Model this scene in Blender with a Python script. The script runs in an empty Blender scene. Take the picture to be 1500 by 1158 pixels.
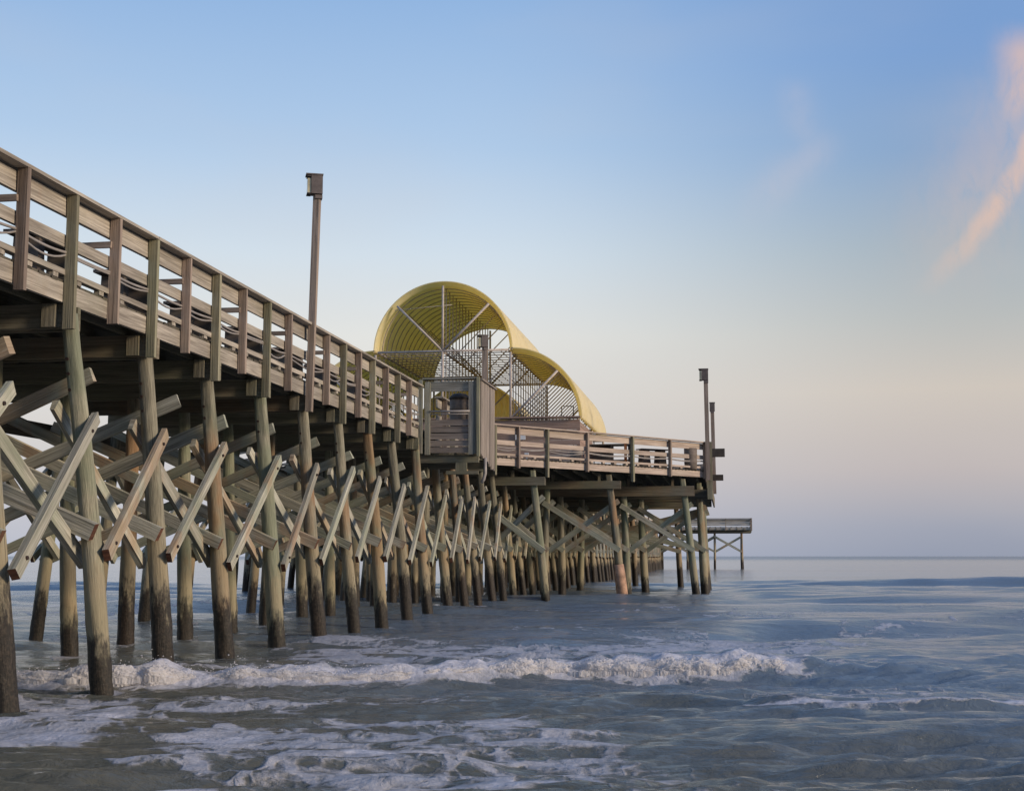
import bpy, math, random
import numpy as np
from mathutils import Vector, Matrix
random.seed(7); rng = np.random.default_rng(7)
E0 = 1.55                      # eye height above mean water
ALPHA = math.radians(8.8904)  # pier axis is +Y; the camera heads 8.9 degrees left of it
PITCH = math.radians(6.7015)
sc = bpy.context.scene
col = sc.collection
R = math.radians

# ------------------------------------------------------------------ helpers
def tag(o, label=None, cat=None, group=None, kind=None):
    if label: o['label'] = label
    if cat: o['category'] = cat
    if group: o['group'] = group
    if kind: o['kind'] = kind
    return o
WORLDLOC = {}
def empty(name, loc):
    o = bpy.data.objects.new(name, None); col.objects.link(o)
    o.location = loc; o.empty_display_size = .3
    WORLDLOC[o] = Vector(loc)
    return o
class MB:
    def __init__(s): s.v = []; s.f = []; s.uv = []; s.mi = []; s.t = []; s.sm = []
    def face(s, idx, uv, mi=0, t=.5, sm=False):
        s.f.append(tuple(idx)); s.uv.append(uv); s.mi.append(mi); s.t.append(t); s.sm.append(sm)
    def beam(s, a, b, w, h, side=None, end=0, t=None, jit=.004):
        """box from a to b; w along 'side' direction, h along the third one"""
        a = Vector(a); b = Vector(b); d = (b-a); L = d.length
        if L < 1e-5: return s
        d.normalize()
        if side is None:
            side = d.cross(Vector((0,0,1)))
            if side.length < 1e-3: side = Vector((1,0,0))
        side = Vector(side); side = (side - d*side.dot(d)).normalized()
        up = side.cross(d).normalized()
        t = random.random() if t is None else t
        n0 = len(s.v); off = random.random()*50
        for P in (a, b):
            for sx, sz in ((-1,-1),(1,-1),(1,1),(-1,1)):
                j = Vector((random.uniform(-jit,jit),)*3) if jit else Vector((0,0,0))
                s.v.append(tuple(P + side*(sx*w/2) + up*(sz*h/2) + j))
        q = [(0,1,5,4,w),(1,2,6,5,h),(2,3,7,6,w),(3,0,4,7,h)]
        vv = random.random()*20
        for i0,i1,i2,i3,ww in q:
            s.face([n0+i0,n0+i3,n0+i2,n0+i1], [(off,vv),(off+L,vv),(off+L,vv+ww),(off,vv+ww)], 0, t); vv += ww
        for ids in ((0,1,2,3),(7,6,5,4)):
            s.face([n0+i for i in ids], [(off,vv),(off+.02,vv),(off+.02,vv+h),(off,vv+h)], end, t)
        return s
    def box(s, x0,x1,y0,y1,z0,z1, **k):
        dx,dy,dz = x1-x0,y1-y0,z1-z0; cx,cy,cz=(x0+x1)/2,(y0+y1)/2,(z0+z1)/2
        m = max(dx,dy,dz); k.setdefault('jit',0)
        if m == dx: return s.beam((x0,cy,cz),(x1,cy,cz),dy,dz,(0,1,0),**k)
        if m == dy: return s.beam((cx,y0,cz),(cx,y1,cz),dx,dz,(1,0,0),**k)
        return s.beam((cx,cy,z0),(cx,cy,z1),dx,dy,(1,0,0),**k)
    def tube(s, pts, r, n=8, t=None, cap=True, mi=0):
        t = random.random() if t is None else t
        pts = [Vector(p) for p in pts]; rs = r if isinstance(r,(list,tuple)) else [r]*len(pts)
        n0 = len(s.v); off = random.random()*50; acc = 0; L=[0]
        for i in range(1,len(pts)): acc += (pts[i]-pts[i-1]).length; L.append(acc)
        ref = None
        for i,p in enumerate(pts):
            d = (pts[min(i+1,len(pts)-1)]-pts[max(i-1,0)]).normalized()
            if ref is None:
                ref = Vector((0,1,0)) if abs(d.y)<.9 else Vector((1,0,0))
            x = (ref - d*ref.dot(d)).normalized(); y = d.cross(x)
            for k in range(n):
                a = 2*math.pi*k/n
                s.v.append(tuple(p + x*(rs[i]*math.cos(a)) + y*(rs[i]*math.sin(a))))
        for i in range(len(pts)-1):
            for k in range(n):
                k2=(k+1)%n
                u0,u1=off+L[i],off+L[i+1]; v0,v1=2*math.pi*rs[i]*k/n,2*math.pi*rs[i]*(k+1)/n
                s.face([n0+i*n+k,n0+i*n+k2,n0+(i+1)*n+k2,n0+(i+1)*n+k],[(u0,v0),(u0,v1),(u1,v1),(u1,v0)],mi,t,True)
        if cap:
            s.face([n0+k for k in range(n)][::-1],[(off+math.cos(6.28*k/n)*.02,math.sin(6.28*k/n)*.1) for k in range(n)],mi,t)
            s.face([n0+(len(pts)-1)*n+k for k in range(n)],[(off+math.cos(6.28*k/n)*.02,math.sin(6.28*k/n)*.1) for k in range(n)],mi,t)
        return s
    def prism(s, poly, axis, a0, a1, t=None):
        """polygon of 2-D points extruded along axis ('y': poly is x,z ; 'x': poly is y,z ; 'z': poly is x,y)"""
        t = random.random() if t is None else t
        n=len(poly); n0=len(s.v)
        for a in (a0,a1):
            for p,q in poly:
                s.v.append({'y':(p,a,q),'x':(a,p,q),'z':(p,q,a)}[axis])
        for k in range(n):
            k2=(k+1)%n
            s.face([n0+k,n0+k2,n0+n+k2,n0+n+k],[(0,k*.1),(0,k*.1+.1),(abs(a1-a0),k*.1+.1),(abs(a1-a0),k*.1)],0,t)
        s.face([n0+k for k in range(n)][::-1],[(p,q) for p,q in poly][::-1],0,t)
        s.face([n0+n+k for k in range(n)],[(p,q) for p,q in poly],0,t)
        return s
    def build(s, name, mats, parent=None, bevel=0):
        if not s.v: return None
        if not isinstance(mats,(list,tuple)): mats=[mats]
        o0 = Vector((0,0,0))
        p = parent
        if p is not None: o0 = WORLDLOC[p]
        me = bpy.data.meshes.new(name)
        vs = np.array(s.v) ; c = vs.mean(axis=0); c = Vector((float(c[0]),float(c[1]),float(vs[:,2].min())))
        vs = vs - np.array(c)
        me.from_pydata(vs.tolist(), [], s.f); 
        uvl = me.uv_layers.new(name='UVMap')
        uvl.data.foreach_set('uv', np.array([c for f in s.uv for p_ in f for c in p_],dtype=np.float32))
        for m in mats: me.materials.append(m)
        me.polygons.foreach_set('material_index', np.array(s.mi,dtype=np.int32))
        me.polygons.foreach_set('use_smooth', np.array(s.sm,dtype=bool))
        at = me.attributes.new('vary','FLOAT','FACE'); at.data.foreach_set('value', np.array(s.t,dtype=np.float32))
        me.validate(); me.update()
        import bmesh
        bm=bmesh.new(); bm.from_mesh(me); bmesh.ops.recalc_face_normals(bm,faces=bm.faces); bm.to_mesh(me); bm.free()
        o = bpy.data.objects.new(name, me); col.objects.link(o)
        if p is not None: o.parent = p
        o.location = c - o0
        WORLDLOC[o] = c.copy()
        return o

def lin(r,g,b):
    f=lambda c:(c/255/12.92) if c/255<=.04045 else ((c/255+.055)/1.055)**2.4
    return (f(r),f(g),f(b),1)
class NT:
    def __init__(s, nt): s.t=nt; s.n=nt.nodes; s.l=nt.links
    def new(s, typ, **k):
        n=s.n.new(typ)
        for a,b in k.items():
            if a.startswith('i_'):
                key=a[2:]; key=int(key) if key.isdigit() else key.replace('_',' ')
                n.inputs[key].default_value=b
            else: setattr(n,a,b)
        return n
    def link(s,a,b): s.l.new(a,b)
    def math(s,op,a,b=None,c=None,clamp=False):
        n=s.n.new('ShaderNodeMath'); n.operation=op; n.use_clamp=clamp
        for i,x in enumerate((a,b,c)):
            if x is None: continue
            if hasattr(x,'is_output'): s.l.new(x,n.inputs[i])
            else: n.inputs[i].default_value=x
        return n.outputs[0]
    def mix(s,f,a,b,blend='MIX'):
        n=s.n.new('ShaderNodeMix'); n.data_type='RGBA'; n.blend_type=blend
        for i,x in ((0,f),(6,a),(7,b)):
            if hasattr(x,'is_output'): s.l.new(x,n.inputs[i])
            else: n.inputs[i].default_value=x
        return n.outputs[2]
    def ramp(s,f,stops,interp='LINEAR'):
        n=s.n.new('ShaderNodeValToRGB'); cr=n.color_ramp; cr.interpolation=interp
        while len(cr.elements)<len(stops): cr.elements.new(.5)
        for e,(p,c) in zip(cr.elements,stops):
            e.position=p; e.color=c if len(c)==4 else (*c,1)
        s.l.new(f,n.inputs[0]); return n.outputs[0]
    def smooth(s,x,a,b):
        n=s.n.new('ShaderNodeMapRange'); n.interpolation_type='SMOOTHSTEP'
        s.l.new(x,n.inputs[0]); n.inputs[1].default_value=a; n.inputs[2].default_value=b
        return n.outputs[0]
    def noise(s,vec,scale,detail=4,rough=.55,dist=0):
        n=s.n.new('ShaderNodeTexNoise'); n.inputs['Scale'].default_value=scale
        n.inputs['Detail'].default_value=detail; n.inputs['Roughness'].default_value=rough; n.inputs['Distortion'].default_value=dist
        if vec is not None: s.l.new(vec,n.inputs['Vector'])
        return n.outputs['Fac']
    def mapping(s,vec,scale=(1,1,1),loc=(0,0,0),rot=(0,0,0)):
        n=s.n.new('ShaderNodeMapping'); s.l.new(vec,n.inputs[0])
        n.inputs['Location'].default_value=loc; n.inputs['Rotation'].default_value=rot; n.inputs['Scale'].default_value=scale
        return n.outputs[0]
def material(name):
    m=bpy.data.materials.new(name); m.use_nodes=True; nt=NT(m.node_tree)
    bs=m.node_tree.nodes['Principled BSDF']
    return m,nt,bs

def wood(name, c_lo, c_hi, green=(.13,.16,.08), green_amt=.35, orange=0.0, tide=False, rough=.85):
    m,nt,bs=material(name)
    uv=nt.new('ShaderNodeUVMap').outputs[0]
    geo=nt.new('ShaderNodeNewGeometry').outputs['Position']
    vary=nt.new('ShaderNodeAttribute',attribute_name='vary').outputs['Fac']
    rnd=nt.new('ShaderNodeObjectInfo').outputs['Random']
    grain=nt.noise(nt.mapping(uv,(1.2,45,1)),1.0,6,.65,.3)
    grain2=nt.noise(nt.mapping(uv,(.5,9,1)),1.0,4,.6,.6)
    blot=nt.noise(geo,1.1,4,.6)
    f=nt.math('ADD',nt.math('MULTIPLY',grain,.55),nt.math('MULTIPLY',grain2,.45))
    f=nt.smooth(f,.33,.68)
    c=nt.mix(f,(*c_lo,1),(*c_hi,1))
    vv=nt.math('ADD',nt.math('MULTIPLY',vary,.5),nt.math('MULTIPLY',rnd,.5))
    br=nt.math('ADD',nt.math('MULTIPLY',vv,.7),.62)
    hsv=nt.new('ShaderNodeHueSaturation'); nt.link(c,hsv.inputs['Color']); nt.link(br,hsv.inputs['Value'])
    c=hsv.outputs[0]
    g=nt.math('MULTIPLY',nt.smooth(nt.math('ADD',blot,nt.math('MULTIPLY',nt.math('SUBTRACT',rnd,.5),.25)),.42,.68),green_amt)
    c=nt.mix(g,c,(*green,1))
    if orange>0:
        rr=nt.math('FRACT',nt.math('MULTIPLY',rnd,7.31))
        ob=nt.noise(nt.mapping(geo,(1,1,.45),(3.1,7.7,1.3)),1.6,3,.6)
        og=nt.math('MULTIPLY',nt.smooth(nt.math('ADD',ob,nt.math('MULTIPLY',nt.math('SUBTRACT',rr,.5),.35)),.52,.70),orange)
        c=nt.mix(og,c,(.36,.155,.05,1))
    bumpsrc=f
    if tide:
        z=nt.new('ShaderNodeSeparateXYZ'); nt.link(geo,z.inputs[0]); Z=z.outputs[2]
        wob=nt.noise(nt.mapping(geo,(5,5,1.6)),1.7,6,.75)
        h=nt.math('ADD',Z,nt.math('MULTIPLY',nt.math('SUBTRACT',wob,.5),1.9))
        h=nt.math('ADD',h,nt.math('MULTIPLY',nt.math('SUBTRACT',rnd,.5),.7))
        wet=nt.math('SUBTRACT',1.0,nt.smooth(h,.56,1.05))
        tan_=nt.math('MULTIPLY',nt.math('SUBTRACT',nt.smooth(h,.4,1.1),nt.smooth(h,1.2,2.0)),.7,None,True)
        c=nt.mix(tan_,c,(.33,.27,.17,1))
        barn=nt.noise(geo,26,5,.7)
        dark=nt.mix(nt.smooth(barn,.42,.66),(.009,.007,.006,1),(.040,.029,.021,1))
        c=nt.mix(nt.math('MULTIPLY',wet,.96),c,dark)
        rgh=nt.math('SUBTRACT',rough,nt.math('MULTIPLY',wet,.38)); nt.link(rgh,bs.inputs['Roughness'])
        bumpsrc=nt.math('ADD',f,nt.math('MULTIPLY',nt.math('MULTIPLY',barn,wet),1.6))
    else: bs.inputs['Roughness'].default_value=rough
    stn=nt.noise(nt.mapping(uv,(.25,7,1),(9,2,0)),1.3,5,.7,.8)
    c=nt.mix(nt.math('MULTIPLY',nt.smooth(stn,.52,.75),.5),c,(.07,.055,.04,1))
    # knots, checks
    ck=nt.noise(nt.mapping(uv,(.35,70,1),(5,3,0)),1.0,2,.5)
    crack=nt.math('MULTIPLY',nt.math('SUBTRACT',1.0,nt.smooth(ck,.27,.33)),.75)
    c=nt.mix(crack,c,(.02,.016,.012,1))
    nt.link(c,bs.inputs['Base Color'])
    b=nt.new('ShaderNodeBump'); b.inputs['Strength'].default_value=.5; b.inputs['Distance'].default_value=.012
    nt.link(nt.math('SUBTRACT',bumpsrc,crack),b.inputs['Height']); nt.link(b.outputs[0],bs.inputs['Normal'])
    bs.inputs['Specular IOR Level'].default_value=.25
    return m
def plain(name,c,rough=.6,metal=0,var=.25,scale=6):
    m,nt,bs=material(name)
    tc=nt.new('ShaderNodeTexCoord').outputs['Object']
    n=nt.noise(tc,scale,5,.6)
    d=tuple(x*(1-var) for x in c); l=tuple(min(1,x*(1+var)) for x in c)
    nt.link(nt.mix(nt.smooth(n,.3,.7),(*d,1),(*l,1)),bs.inputs['Base Color'])
    bs.inputs['Roughness'].default_value=rough; bs.inputs['Metallic'].default_value=metal
    return m

M={}
M['rail']=wood('weathered_rail_wood',(.20,.17,.14),(.55,.49,.405),green=(.27,.255,.18),green_amt=.35,orange=.12)
M['rimwood']=wood('weathered_rim_wood',(.20,.17,.135),(.53,.47,.385),green=(.24,.23,.14),green_amt=.4,orange=.10)
M['headrail']=wood('pinkish_head_rail_wood',(.25,.19,.155),(.56,.46,.385),green=(.25,.22,.16),green_amt=.2,orange=.65)
M['postbrown']=wood('brown_post_wood',(.16,.118,.095),(.38,.30,.245),green=(.22,.2,.13),green_amt=.15)
M['postgreen']=wood('grey_green_post_wood',(.17,.155,.10),(.34,.31,.22),green=(.18,.19,.11),green_amt=.4)
M['cap']=wood('cap_beam_wood',(.11,.098,.07),(.28,.25,.185),green=(.17,.18,.11),green_amt=.4,orange=.12)
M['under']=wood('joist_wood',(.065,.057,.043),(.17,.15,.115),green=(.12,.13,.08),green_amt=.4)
M['brace']=wood('green_treated_brace_wood',(.20,.19,.15),(.57,.54,.44),green=(.26,.29,.20),green_amt=.55,orange=.38)
M['pile']=wood('treated_pile_wood',(.125,.112,.08),(.37,.34,.25),green=(.17,.20,.13),green_amt=.65,orange=.42,tide=True)
M['pilealias']=M['pile']  # second key for the same pile material, tone unchanged
M['end']=wood('rusty_end_grain',(.06,.024,.016),(.15,.066,.04),green_amt=.1)
M['stage']=wood('stage_wall_wood',(.25,.16,.125),(.42,.30,.24),green=(.24,.19,.13),green_amt=.15)
M['booth']=wood('booth_wood',(.15,.14,.12),(.36,.34,.29),green=(.19,.2,.13),green_amt=.4)
M['boothside']=wood('booth_side_wood',(.17,.14,.12),(.37,.315,.27),green=(.2,.17,.12),green_amt=.2)
M['bolt']=plain('rusty_bolt',(.035,.02,.015),.7,.3)
M['pvc']=plain('grey_white_conduit',(.30,.27,.245),.4,0,.12,3)
M['galv']=plain('galvanised_truss',(.44,.38,.34),.6,.0,.2,5)
M['dark']=plain('dark_metal',(.05,.042,.036),.85,0)
M['lens']=plain('yellowed_lens',(.45,.40,.26),.2,0,.2)
M['yellow']=plain('yellow_paint',(.62,.42,.05),.45)
M['orange']=plain('orange_plastic',(.65,.22,.07),.5)
M['grey']=plain('grey_plastic',(.17,.135,.11),.85)
M['benchwood']=wood('dark_bench_wood',(.07,.055,.05),(.17,.14,.12),green_amt=.1)
M['white']=plain('white_board',(.7,.69,.68),.5,0,.1)
M['concrete']=plain('pinkish_pile_wrap',(.40,.24,.155),.85,0,.45,4)

def roof_mat():
    m,nt,bs=material('yellow_corrugated_fibreglass')
    tc=nt.new('ShaderNodeTexCoord').outputs['Object']
    n=nt.noise(nt.mapping(tc,(1,1,1)),2.2,5,.6); n2=nt.noise(nt.mapping(tc,(6,.6,6)),1.5,4,.6)
    c=nt.mix(nt.smooth(n,.3,.7),(.90,.81,.54,1),(.97,.90,.68,1))
    c=nt.mix(nt.math('MULTIPLY',nt.smooth(n2,.55,.8),.35),c,(.36,.27,.10,1))
    sy=nt.new('ShaderNodeSeparateXYZ'); nt.link(tc,sy.inputs[0])
    fr=nt.math('FRACT',nt.math('MULTIPLY',sy.outputs[1],1/1.25)); seam=nt.math('LESS_THAN',nt.math('ABSOLUTE',nt.math('SUBTRACT',fr,.5)),.012)
    c=nt.mix(nt.math('MULTIPLY',seam,.55),c,(.30,.24,.12,1))
    dr=nt.noise(nt.mapping(tc,(1,5,.6),(4,4,4)),1.8,5,.7)
    c=nt.mix(nt.math('MULTIPLY',nt.smooth(dr,.56,.74),.4),c,(.45,.36,.18,1))
    nt.link(c,bs.inputs['Base Color']); bs.inputs['Roughness'].default_value=.5
    tr=nt.new('ShaderNodeBsdfTranslucent'); tr.inputs[0].default_value=(1,.84,.30,1)
    mx=nt.new('ShaderNodeMixShader'); mx.inputs[0].default_value=.5
    out=[x for x in nt.n if x.type=='OUTPUT_MATERIAL'][0]
    nt.link(bs.outputs[0],mx.inputs[1]); nt.link(tr.outputs[0],mx.inputs[2]); nt.link(mx.outputs[0],out.inputs[0])
    return m
M['roof']=roof_mat()

# ------------------------------------------------------------------ pier plan (X across, Y along, z measured from the eye then lifted by E0)
Z=lambda z: z+E0
CL=-10.35
def LR(S):
    """right edge of the deck at station S"""
    if S<44.6: return -7.72
    if S<53.4: return -7.72+(S-44.6)/8.8*7.07
    if S<66.0: return -.65
    if S<74.8: return -.65-(S-66)/8.8*7.07
    if S<162: return -7.72
    return 2.9
def LL(S): 
    if S>=162: return -22.3
    return 2*CL-LR(S)
B0=15.37; BS=2.38
bents=[B0+BS*i for i in range(-3,61)]            # the old pier line, carried through the head to 158 m
head=[46.6,49.55,52.75,55.7,58.7,61.7,64.7,67.7,70.7,73.7]
far=[]
endb=[163.2,166.4,169.4]
pier=empty('fishing_pier',(CL,B0,0))
tag(pier,'long weathered timber fishing pier on rows of braced green piles reaching out over the surf','pier')

# ---- piles
piles=[]   # (S, Ltop, Lbase, dist)
def add_pile(S,Lt,Lb,special=None): piles.append((S,Lt,Lb,special))
for i,S in enumerate(bents):
    j=lambda a: random.uniform(-a,a)
    k=i-3
    if k==0: t,b=-7.80,-7.27
    elif k==-1: t,b=-7.60,-7.16
    elif k==-2: t,b=-7.6,-7.1
    else: t,b=-7.92+j(.04),-7.53+j(.03)
    add_pile(S,t,b)
    add_pile(S,-10.25+j(.08),-10.15+j(.10))
    add_pile(S,-12.78+j(.06),-13.12+j(.06))
    if S>40:
        add_pile(S+j(.1),-9.15+j(.08),-9.15+j(.1)); add_pile(S+j(.1),-11.5+j(.1),-11.5+j(.1))
headmain=list(bents)
for S in head:
    r=LR(S)-.12; l=LL(S)+.12
    add_pile(S,r-.30,r+(.12 if S<53 else -.12),'wrap' if abs(S-49.55)<.1 else None)
    x=r-2.6
    while x>-7.2 and S<57:
        add_pile(S,x+random.uniform(-.1,.1),x+random.uniform(-.12,.12)); x-=2.5
    x=-15.2
    while x>l+1.6:
        add_pile(S,x,x+random.uniform(-.12,.12)); x-=2.5
    add_pile(S,l+.15,l-.15)
for S in far:
    add_pile(S,-7.85,-7.5); add_pile(S,-9.6,-9.6); add_pile(S,-11.5,-11.9)
for S in endb:
    for x in (1.75,-1.42,-4.65,-7.8,-11.0,-14.5,-18,-21.5): add_pile(S,x,x+random.uniform(-.1,.1))
def pile_mesh(mb,S,Lt,Lb,n=16,rows=20,flat=True):
    zb,zt=-4.2,2.93
    r0=random.uniform(.125,.143)+(.018 if S in head else 0); n0=len(mb.v); t=random.random(); off=random.random()*30
    ph=random.random()*6; bow=random.uniform(-.03,.03); sy=random.uniform(-.04,.04)
    for i in range(rows+1):
        if i==0: z=zb
        else: z=-2.0+(zt+2.0)*(i-1)/(rows-1)
        k=(z-(-1.5))/(2.5+1.5); L=Lb+(Lt-Lb)*k
        L+=bow*math.sin(math.pi*max(0,min(1,k))); y=S+sy*(1-k)
        r=r0*(1.04-.27*max(0,min(1.1,k)))
        for q in range(n):
            a=2*math.pi*q/n
            rr=r*(1+.035*math.sin(3*a+ph+z*1.3)+.02*math.sin(5*a+z*4+ph))
            if rows>40 and z<-.55: rr*=1+random.uniform(-.045,.065)*min(1,(-.55-z)*3)
            dx,dy=rr*math.cos(a),rr*math.sin(a)
            if flat and z>1.98: dy=max(-.082,min(.082,dy))
            mb.v.append((L+dx,y+dy,Z(z)))
    for i in range(rows):
        u0=off+i*.3
        for q in range(n):
            q2=(q+1)%n
            v0,v1=q*.062,(q+1)*.062
            mb.face([n0+i*n+q,n0+i*n+q2,n0+(i+1)*n+q2,n0+(i+1)*n+q],[(u0,v0),(u0,v1),(u0+.3,v1),(u0+.3,v0)],0,t,True)
    mb.face([n0+rows*n+q for q in range(n)],[(off,q*.01) for q in range(n)],0,t)
def pile_at(p,z):
    S,Lt,Lb,_=p; return Lb+(Lt-Lb)*((z+1.5)/4.0)
order=sorted(range(len(piles)),key=lambda i: math.hypot(piles[i][0],piles[i][1]) - (6 if (piles[i][1]>-8.5 or piles[i][0] in head) else 0))
order=[i for i in order if piles[i][0]>11.0]
near=set(order[:100])
rest=MB()
for i in order:
    p=piles[i]
    if i in near:
        mb=MB(); pile_mesh(mb,p[0],p[1],p[2],18,46) if p[0]<34 else pile_mesh(mb,p[0],p[1],p[2]); o=mb.build('pile',M['pile'],pier)
        if p[0]<32 and p[1]>-8.5:
            for zz in (2.36,2.18,1.98) if p[0]<20 else (2.3,2.12):
                for dx in (-.02,):
                    bm_=MB()
                    x=pile_at(p,zz)+dx-.02
                    bm_.tube([(x,p[0]-.072,Z(zz)),(x,p[0]-.104,Z(zz))],.021,8)
                    bm_.build('bolt',M['bolt'],o)
        if p[3]=='wrap':
            tag(o,'leaning pile with a pale pinkish concrete patch above the water')
            w=MB()
            pts=[(pile_at(p,z)+.015,p[0]-.02,Z(z)) for z in (-1.75,-1.2,-.75,-.3)]
            w.tube(pts,[.20,.205,.20,.175],16); w.build('pile_jacket',M['concrete'],o)
    else: pile_mesh(rest,p[0],p[1],p[2],8,6,False)
tag(rest.build('pile',M['pile'],pier),'far and inner piles of the pier',kind='stuff')

# ---- cap beams: a pair of planks either side of the piles
def is_head(S): return S in head
allb=[s for s in bents if s>9]+head+far
farcap=MB(); ncap=0
for S in allb+endb:
    mb=MB(); r=LR(S)-.02; l=LL(S)+.02
    if S not in head and S not in endb: r,l=-7.80,2*CL+7.80
    if is_head(S):
        z0,z1=2.42,2.70
        if S>52: z0,z1=2.28,2.66
    else: z0,z1=2.73,3.02
    for dy in (-.125,.125):
        mb.beam((l,S+dy,Z((z0+z1)/2)),(r,S+dy,Z((z0+z1)/2)),.075,z1-z0,(0,1,0))
    if S<40:   # short cleat on the near plank and on the far side of the post
        mb.beam((r-.215,S-.20,Z(z0+.005)),(r-.215,S-.20,Z(z1-.005)),.17,.06,(1,0,0))
    if is_head(S):
        for x in np.arange(l+.5,r-.3,1.7): mb.beam((x,S,Z(z1)),(x,S,Z(2.94)),.1,.14,(1,0,0))
    if (S<45 or S in head) and ncap<60: mb.build('cap_beam',M['cap'],pier); ncap+=1
    else:
        n0=len(farcap.v); farcap.v+=mb.v; farcap.f+=[tuple(i+n0 for i in f) for f in mb.f]; farcap.uv+=mb.uv; farcap.mi+=mb.mi; farcap.t+=mb.t; farcap.sm+=mb.sm
farcap.build('cap_beam',M['cap'],pier)

# ---- braces
braces=[]  # (sortdist, a, b, w, h, side)
narrow=[s for s in bents if s>7]
bp={}
for p in piles:
    if p[0]<40 or any(abs(p[0]-q)<1e-6 for q in bents+head+endb): bp.setdefault(p[0],[]).append(p)
for S in bp: bp[S].sort(key=lambda p:-p[1])
seq=narrow
for a,b in zip(seq[:-1],seq[1:]):
    rows_=[(bp[a][0],bp[b][0]),(bp[a][-1],bp[b][-1])]
    for ri,(pa,pb) in enumerate(rows_):
        sg=1 if ri==0 else -1
        zl,zh=-.10+random.uniform(-.05,.05),1.66+random.uniform(-.06,.06)
        tl=(pb[0]-pa[0]); ex=.16
        # outer '/'
        A=Vector((pile_at(pa,zl)+sg*.20,a-.06,Z(zl))); Bv=Vector((pile_at(pb,zh)+sg*.19,b+ex,Z(zh+.06)))
        braces.append((a,A,Bv,.074,.160,(1,0,0)))
        # inner '\'
        zl2,zh2=-.02+random.uniform(-.05,.05),1.72+random.uniform(-.06,.06)
        A=Vector((pile_at(pa,zh2)-sg*.20,a-.22,Z(zh2+.10))); Bv=Vector((pile_at(pb,zl2)-sg*.20,b+.10,Z(zl2-.06)))
        braces.append((a,A,Bv,.074,.160,(1,0,0)))
for S in narrow:
    P=bp[S]; o_,m_,f_=P[0],P[1],P[-1]
    braces.append((S,Vector((pile_at(o_,.24)+.14,S-.19,Z(.22))),Vector((pile_at(f_,2.5)-.1,S-.19,Z(2.56))),.075,.19,(0,1,0)))
    ln=.15+random.uniform(-.03,.06)
    if abs(S-B0)<.1: ln=.12
    if abs(S-B0-BS)<.1: ln=.36
    braces.append((S,Vector((pile_at(o_,2.1)+ln,S+.19,Z(2.16))),Vector((pile_at(f_,.1)-.2,S+.19,Z(-.12))),.075,.19,(0,1,0)))
for S in head:
    P=bp[S]
    for k in range(0,len(P)-1):
        o_,i_=P[k],P[k+1]
        if o_[1]>-8 and i_[1]<-13: i_=(S,-8.3,-8.3,None)
        if k>3: break
        braces.append((S-2,Vector((pile_at(o_,.2)+.12,S-.20,Z(.20))),Vector((pile_at(i_,1.9)-.12,S-.20,Z(1.93))),.08,.19,(0,1,0)))
        braces.append((S-2,Vector((pile_at(o_,1.9)+.25,S+.20,Z(2.0))),Vector((pile_at(i_,.1)-.1,S+.20,Z(.05))),.08,.19,(0,1,0)))
for S in endb:
    P=bp[S]
    for o_,i_ in zip(P[:-1],P[1:]):
        braces.append((S,Vector((o_[1],S-.2,Z(.5))),Vector((i_[1],S-.2,Z(2.3))),.1,.22,(0,1,0)))
        braces.append((S,Vector((o_[1],S+.2,Z(2.3))),Vector((i_[1],S+.2,Z(.5))),.1,.22,(0,1,0)))
braces.sort(key=lambda b:b[0])
rest=MB()
for i,(d,a,b,w,h,s_) in enumerate(braces):
    if i<100:
        jj=lambda q: Vector((random.uniform(-q,q)*.3,random.uniform(-q,q)*(0 if abs(s_[1])>.5 else 1),random.uniform(-q,q)))
        a=a+jj(.07); b=b+jj(.09); h=h*random.uniform(.88,1.08)
        mb=MB(); mb.beam(a,b,w,h,s_,jit=.010)
        if a.z<b.z: mb.mi[4]=1
        else: mb.mi[5]=1
        br_=mb.build('brace',[M['brace'],M['end']],pier)
        if s_[0]>.5 and a.y<24 and a.x>-8 and a.z<b.z:
            for f_ in (.09,.90):
                c_=a.lerp(b,f_); q_=MB(); q_.tube([c_+Vector((.03,0,0)),c_+Vector((.062,0,0))],.022,8); q_.build('bolt',M['bolt'],br_)
    else: rest.beam(a,b,w,h,s_,end=1,jit=0)
tag(rest.build('brace',[M['brace'],M['end']],pier),'cross braces of the far piles',kind='stuff')

# ---- deck, joists
dk=MB(); S=9.0
while S<170.5:
    st=.150 if S<75 else .6
    w=st-.012
    r=LR(S+w/2)-.125+random.uniform(-.012,.012); l=LL(S+w/2)+.02
    dk.box(l,r,S,S+w,Z(3.262),Z(3.300+random.uniform(-.003,.003))); S+=st
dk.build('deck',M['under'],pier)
js=MB()
for x in np.arange(-12.8,-7.9,.58): js.box(x-.03,x+.03,9,162,Z(3.03),Z(3.258))
for k in range(1,12):
    for sg in (1,-1):
        x=-7.72+k*.6
        if x>-.8: break
        s0=44.6+(x+7.72)/7.07*8.8+.5; s1=74.8-(x+7.72)/7.07*8.8-.5
        xx=x if sg>0 else 2*CL-x
        js.box(xx-.03,xx+.03,s0,s1,Z(2.96),Z(3.258))
for x in np.arange(-22,2.8,.8): js.box(x-.04,x+.04,162.1,170.4,Z(2.96),Z(3.258))
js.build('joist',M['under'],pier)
for k in range(12):
    a_=9+k*6.2
    MB().beam((-13.08,a_,Z(2.40)),(-13.08,a_+6.19,Z(2.40)),.08,.30,(1,0,0)).build('wale',M['under'],pier)

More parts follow.
